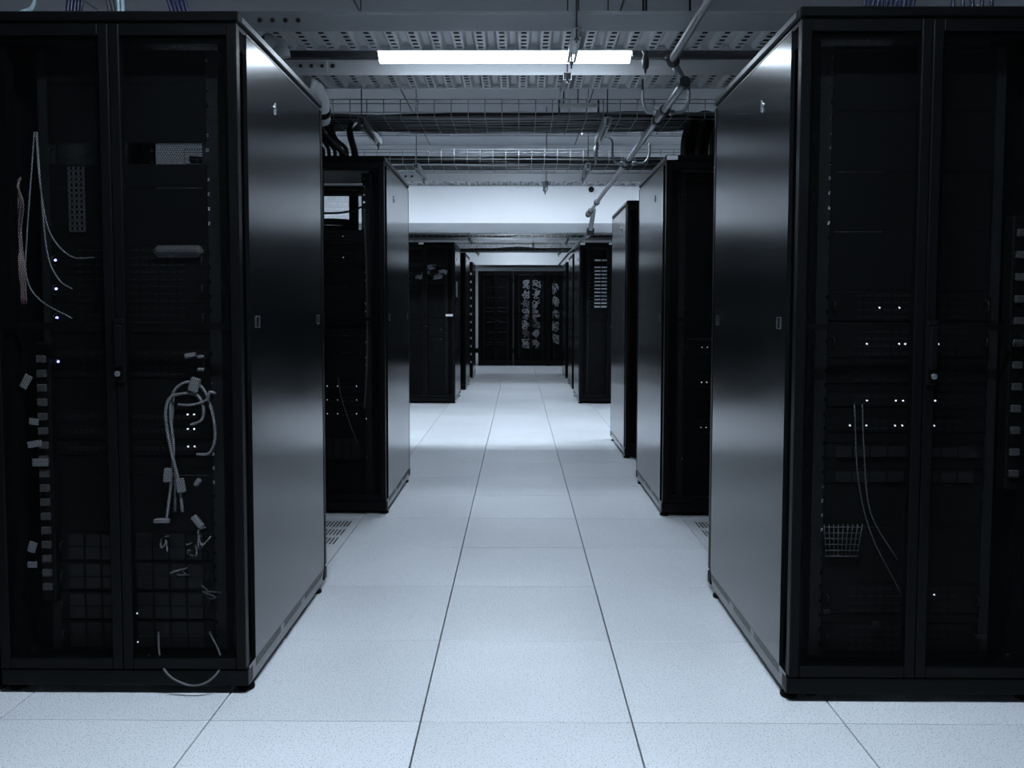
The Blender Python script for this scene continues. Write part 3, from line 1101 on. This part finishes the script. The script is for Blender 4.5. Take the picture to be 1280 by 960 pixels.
# ------------------------------------------------------------------ wire basket trays
def basket(y, z, w, label, x0=-2.6, x1=2.6, h=.105, hang=(), step=.1):
    t = thing('wire_basket_tray', (0, y, z), label, 'cable tray', 'wire basket trays')
    r = .0026

    def cross():
        m = MB()
        m.tube([(0, 0, h), (0, 0, .012), (0, .012, 0), (0, w - .012, 0), (0, w, .012), (0, w, h)], r, 5)
        return m
    me = shared(('cross_wire', w, h), cross, 'wire')
    n = int((x1 - x0) / step)
    for k in range(n + 1):
        link('cross_wire', me, t, (x0 + k * step, 0, 0))
    ln = shared(('long_wire', x0, x1), lambda: MB().tube([(x0, 0, 0), (x1, 0, 0)], r, 5), 'wire')
    for yy, zz in [(-.003, h), (-.003, h - .024), (-.003, .03), (w + .003, h), (w + .003, h - .024), (w + .003, .03)]:
        link('long_wire', ln, t, (0, yy, zz))
    k = 0
    nb = max(4, int(w / .06))
    for k in range(nb):
        link('long_wire', ln, t, (0, .02 + (w - .04) * k / (nb - 1), -.004))
    for hx in hang:
        hanger(hx, y, z - .008, w, label)
    return t


B1Z = at(648, 147, 5.15).z
B2Z = at(648, 204, 6.73).z
basket(5.15, B1Z, .53, 'near wire basket tray above the second pair of cabinets', hang=(-.925, .52))
basket(6.73, B2Z, .46, 'second wire basket tray behind the near basket', hang=(-.79, .535))
basket(2.70, 2.47, .45, 'wire basket tray directly over the nearest cabinets', hang=(-1.9, 1.9))
basket(13.2, 2.30, .50, 'wire basket tray just past the bright beam', hang=(-.75, .75))
basket(15.6, 2.27, .50, 'farthest wire basket tray before the end row', hang=(-.75, .75))


def run_cables(y0, z0, w, n, lab, grp, seed, r0=.009, r1=.014, pile=.03, x0=-2.58, x1=2.58, mats=('cable',)):
    rnd = random.Random(seed)
    for k in range(n):
        yy = y0 + w * (k + .5) / n
        r = rnd.uniform(r0, r1)
        pts = []
        ph = rnd.uniform(0, 6)
        for i in range(9):
            x = x0 + (x1 - x0) * i / 8
            pts.append((x, yy + .02 * math.sin(ph + i * 1.3), z0 + r + rnd.uniform(0, pile)))
        o = MB().tube(spline(pts, 3), r, 6).build('network_cable', mats[k % len(mats)])
        tag(o, ORD[k] + ' from the front, ' + lab, 'cable', grp)


run_cables(5.18, B1Z + .002, .46, 13, 'dark network cable in the near wire basket', 'cables in the near wire basket', 3, mats=('cablegrey', 'cable', 'cablegrey', 'cablegrey'))
run_cables(6.76, B2Z + .002, .16, 9, 'black network cable piled at the front of the second basket', 'cables in the second wire basket', 4, pile=.045)
run_cables(6.98, B2Z + .002, .17, 4, 'loose dark cable at the back of the second wire basket', 'loose cables in the second wire basket', 5, pile=.01)
run_cables(13.25, 2.302, .4, 8, 'dark cable in the wire basket just past the beam', 'cables in the basket past the beam', 6, pile=.04)
run_cables(15.65, 2.272, .4, 7, 'dark cable in the farthest wire basket', 'cables in the farthest basket', 8, pile=.05)

# ------------------------------------------------------------------ drops, conduits, bundles
for k in range(5):
    a = -1.32 + .035 * k
    cable('drop_cable', [(a + .05, 5.30 + .03 * k, B1Z + .06), (a + .03, 5.28 + .02 * k, B1Z + .01 - .02), (a + .09 + .02 * (k % 2), 5.18, B1Z - .12), (a + .16, 5.12, 2.12), (a + .17, 5.10, 2.028)], .012, 'cable',
          ORD[k] + ' from the left, black cable dropping from the near basket to the left cabinet', 'cables dropping onto the second left cabinet')
cable('drop_cable', [(-1.22, 5.0, B1Z - .03), (-1.14, 5.0, 2.2), (-1.02, 5.02, 2.08), (-.97, 5.04, 2.028)], .017, 'cable', 'thick black cable slanting from the conduit to the second left cabinet')
cable('drop_cable', [(-1.0, 5.35, B1Z + .02), (-1.02, 5.24, 2.25), (-.985, 5.20, 2.12), (-.97, 5.18, 2.028)], .020, 'cable', 'thick black curved cable right of the slanting one on the second left cabinet')
for k in range(9):
    a = 1.00 + .028 * k
    cable('drop_cable', [(a + .22, 5.36 + .02 * (k % 3), B1Z + .05), (a + .11, 5.28 + .03 * (k % 3), B1Z + .05), (a + .03, 5.22 + .03 * (k % 3), B1Z - .03), (a - .02, 5.14 + .03 * (k % 3), 2.18), (a - .03, 5.12 + .03 * (k % 3), 2.028)], .021, 'cable',
          ORD[k] + ' from the left in the black cable bundle over the second right cabinet', 'black cable bundle over the second right cabinet')


def conduit(name, pts, r, label, collars):
    t = thing(name, pts[0], label, 'conduit', 'flexible conduits')
    o0 = Vector(pts[0])
    sp = spline(pts, 10)
    m = MB()
    rr = [r * (1 + .05 * (i % 2)) for i in range(len(sp))]
    m.tube([p - o0 for p in sp], rr, 12)
    m.build('hose', 'pale', t)
    for a, b, rc, mat in collars:
        i = int(a * (len(sp) - 1))
        j = max(i + 1, int(b * (len(sp) - 1)))
        MB().tube([sp[i] - o0, sp[j] - o0], rc, 12).build('collar', mat, t)
    return t


conduit('flexible_conduit', [at(318, 48, 3.95), at(335, 50, 3.97), at(348, 56, 3.99), at(352, 72, 4.0)], .036, 'pale fitting under the left end of the nearest tray', ((.0, .25, .040, 'darkmetal'), (.8, 1.0, .042, 'pale')))
conduit('flexible_conduit', [at(384, 106, 4.62), at(396, 112, 4.66), at(402, 126, 4.72), at(403, 140, 4.78), at(404, 150, 4.85)], .040, 'pale elbow beside the near left roof with a black collar', ((.0, .15, .045, 'tray'), (.68, .82, .046, 'black'), (.9, 1.0, .04, 'pale')))

# cables rising from the roofs of the nearest cabinets to the basket over them
def riser(x0, x1, y0, mat, label, grp, r=.006, bend=0.0):
    cable('riser_cable', [(x0, y0, 2.028), (x0 + bend, y0 + .02, 2.16), (x0 + (x1 - x0) * .5 + bend, y0 + .06, 2.32), (x1, y0 + .10, 2.47), (x1 + .05, y0 + .16, 2.50)], r, mat, label, grp)


for k in range(2):
    cable('riser_cable', [(-1.66 + .016 * k, 2.75, 2.03), (-1.65 + .016 * k, 2.752, 2.05), (-1.632 + .016 * k, 2.76, 2.075), (-1.59 + .016 * k, 2.78, 2.11), (-1.55, 2.80, 2.17), (-1.55, 2.82, 2.47)], .005, 'cableaqua',
          ['outer', 'inner'][k] + ' pale blue cable arching at the top left corner')
for k in range(5):
    riser(-1.455 + .011 * k, -1.45 + .012 * k, 2.80, 'cableblue', ORD[k] + ' from the left, navy cable rising from the near left roof, left bunch', 'left bunch of navy cables on the near left roof')
for k in range(3):
    riser(-1.29 + .012 * k, -1.42 + .012 * k, 2.78, 'cablegrey', ORD[k] + ' from the left, grey-blue cable leaning left on the near left roof', 'grey-blue cables on the near left roof', bend=-.03)
for k in range(2):
    riser(-1.275 + .014 * k, -1.33 + .014 * k, 2.78, 'cableaqua', ['left', 'right'][k] + ' pale cable rising mid-roof on the near left cabinet', 'pale cables on the near left roof', bend=-.01)
for k in range(5):
    riser(-1.085 + .013 * k, -1.22 + .013 * k, 2.78, 'cableblue', ORD[k] + ' from the left, navy cable leaning left on the near left roof, right bunch', 'right bunch of navy cables on the near left roof', bend=-.04)
for k in range(12):
    riser(1.06 + .014 * k, 1.16 + .016 * k, 2.74, 'cableblue', ORD[k] + ' from the left, navy cable fanning over the near right roof', 'navy cables on the near right roof', bend=.03)
for k in range(5):
    riser(1.36 + .03 * k, 1.40 + .03 * k, 2.74, 'cableblue', ORD[k] + ' from the left, navy cable at the far right of the near right roof', 'right navy cables on the near right roof')

# ------------------------------------------------------------------ sprinkler pipe and conduits
PX, PZ = .80, 2.25
t = thing('sprinkler_pipe', (0, 0, 0), 'long grey steel pipe with elbows running up the right side overhead', 'pipe')
PR = .0185
pu = at(840, 75, 4.10)
pts_a = [Vector((pu.x, -1.0, pu.z)), Vector((pu.x, 4.08, pu.z))]
pts_b = [Vector((pu.x + .005, 4.10, pu.z - .01)), at(855, 104, 4.12)]
pe = at(855, 104, 4.12)
pts_c = [Vector((pe.x, 4.12, pe.z)), Vector((pe.x, 7.0, pe.z))]
q = Vector((pe.x, 7.0, pe.z))
pts_d = [q, Vector((pe.x + .0, 7.25, pe.z + .0)), Vector((pe.x - .03, 7.45, pe.z - .03)), Vector((pe.x - .03, 9.3, pe.z - .03))]
dp = Vector((pe.x - .03, 9.3, pe.z - .03))
for nm, pts in (('near_pipe', pts_a), ('offset_pipe', pts_b), ('main_pipe', pts_c), ('far_pipe', pts_d)):
    MB().tube(pts, PR, 12).build(nm, 'galv', t)
MB().tube([dp, at(742, 262, 9.36), at(738, 288, 9.42)], PR * 1.4, 12).build('drop_pipe', 'galv', t)
for p, d in ((Vector((pu.x, 4.09, pu.z)), Vector((.3, .3, -.5))), (pe, Vector((0, 1, 0))), (pe + Vector((0, .55, 0)), Vector((0, 1, 0))), (pe + Vector((0, .80, 0)), Vector((0, 1, 0))),
             (pe + Vector((0, 2.05, 0)), Vector((0, 1, 0))), (pe + Vector((0, 2.25, 0)), Vector((0, 1, 0))), (dp + Vector((0, -1.0, 0)), Vector((0, 1, 0))), (dp + Vector((0, -.3, 0)), Vector((0, 1, 0))), (dp, Vector((0, 1, -.4)))):
    d = d.normalized()
    MB().tube([p - d * .03, p - d * .02, p + d * .02, p + d * .03], [PR * 1.35, PR * 1.6, PR * 1.6, PR * 1.35], 12).build('coupling', 'darkmetal', t)
# far continuation under the beam, and its valve box
o = MB().bbox(-.04, .04, -.03, .03, -.04, .04, .006).build('junction_box', 'devgrey', t, at(738, 290, 9.45))
MB().tube([at(738, 292, 9.46), Vector((at(738, 292, 9.46).x, 10.6, 2.05)), Vector((.86, 14.5, 2.16)), Vector((.86, 18.3, 2.16))], .02, 8).build('far_branch', 'galv', t)


def branch(y, label, xl, xr, zt, head):
    c = Vector((pe.x, y, pe.z))
    t = thing('sprinkler_branch', c, label, 'pipe', 'sprinkler branches')
    rb = .009
    z2 = zt - pe.z
    MB().tube(spline([(0, 0, 0), (xl * .5, 0, .0), (xl * .8, 0, .008), (xl * .97, 0, .05), (xl, 0, z2 * .6), (xl, 0, z2)], 6), rb, 8).build('left_arm', 'galv', t)
    MB().tube(spline([(0, 0, 0), (xr * .5, 0, .0), (xr * .8, 0, .008), (xr * .97, 0, .05), (xr, 0, z2 * .6), (xr, 0, z2)], 6), rb, 8).build('right_arm', 'galv', t)
    for s in (xl, xr):
        MB().tube([(s * .25, 0, 0), (s * .45, 0, 0)], .015, 8).build('union', 'galv', t)
    if head:
        MB().tube(spline([(xl, 0, z2), (xl - .01, 0, z2 + .03), (xl - .05, 0, z2 + .045), (xl - .12, 0, z2 + .045)], 5), rb, 8).build('top_bend', 'galv', t)
        MB().tube([(xl - .12, 0, z2 + .05), (xl - .12, 0, z2 - .02), (xl - .12, 0, z2 - .03), (xl - .12, 0, z2 - .09), (xl - .12, 0, z2 - .10), (xl - .12, 0, z2 - .15)], [.01, .01, .017, .017, .01, .006], 10).build('sprinkler_head', 'galv', t)
    else:
        for s in (xl, xr):
            MB().tube([(s, 0, z2), (s, 0, CZ - pe.z)], rb * .7, 6).build('riser', 'darkmetal', t)
    return t


branch(4.72, 'U-shaped branch on the grey pipe above the near right roof', -.11, .14, 2.36, False)
branch(6.30, 'U-shaped branch on the grey pipe behind the near basket, with a hanging nozzle', -.10, .17, 2.38, True)

# hanging sprinkler beside the tube lamp
p = at(807, 62, 4.2)
t = thing('sprinkler', p, 'dark sprinkler nozzle hanging right of the tube lamp', 'sprinkler')
MB().tube([(0, 0, .5), (0, 0, -.01)], .006, 6).build('drop_rod', 'darkmetal', t)
MB().tube([(0, 0, .01), (0, 0, -.01), (0, 0, -.02), (0, 0, -.04), (0, 0, -.05), (0, 0, -.085), (0, 0, -.095), (0, 0, -.115)], [.016, .018, .011, .014, .018, .016, .007, .003], 12).build('nozzle', 'darkmetal', t)
MB().bbox(-.065, -.045, -.012, .012, -.03, .01, .003).build('bracket', 'darkmetal', t)
MB().tube([(-.055, 0, 0), (0, 0, .012)], .006, 6).build('bracket_arm', 'darkmetal', t)

# short cross bar in front of the near basket
a, b = at(699, 132, 5.08), at(748, 132, 5.08)
t = thing('cross_bar', a, 'short grey cross bar with end clamps in front of the near basket', 'bar')
d = b - a
MB().bbox(0, d.x, -.012, .012, -.012, .012, .003).build('bar', 'wire', t)
for x in (0, d.x):
    MB().tube([(x, 0, -.05), (x, 0, .03)], .007, 6).build('clamp', 'darkmetal', t)
MB().tube([(d.x * .48, 0, .0), (d.x * .48, 0, CZ - a.z)], .004, 6).build('threaded_rod', 'rod', t)

# dark round outlet on the beam
p = at(739, 237, 9.6)
o = MB().tube([(0, 0, 0), (0, -.02, 0)], .031, 20).build('round_outlet', 'black', None, (p.x, 9.6, p.z))
tag(o, 'small black round outlet on the bright beam beside the pipe', 'outlet')
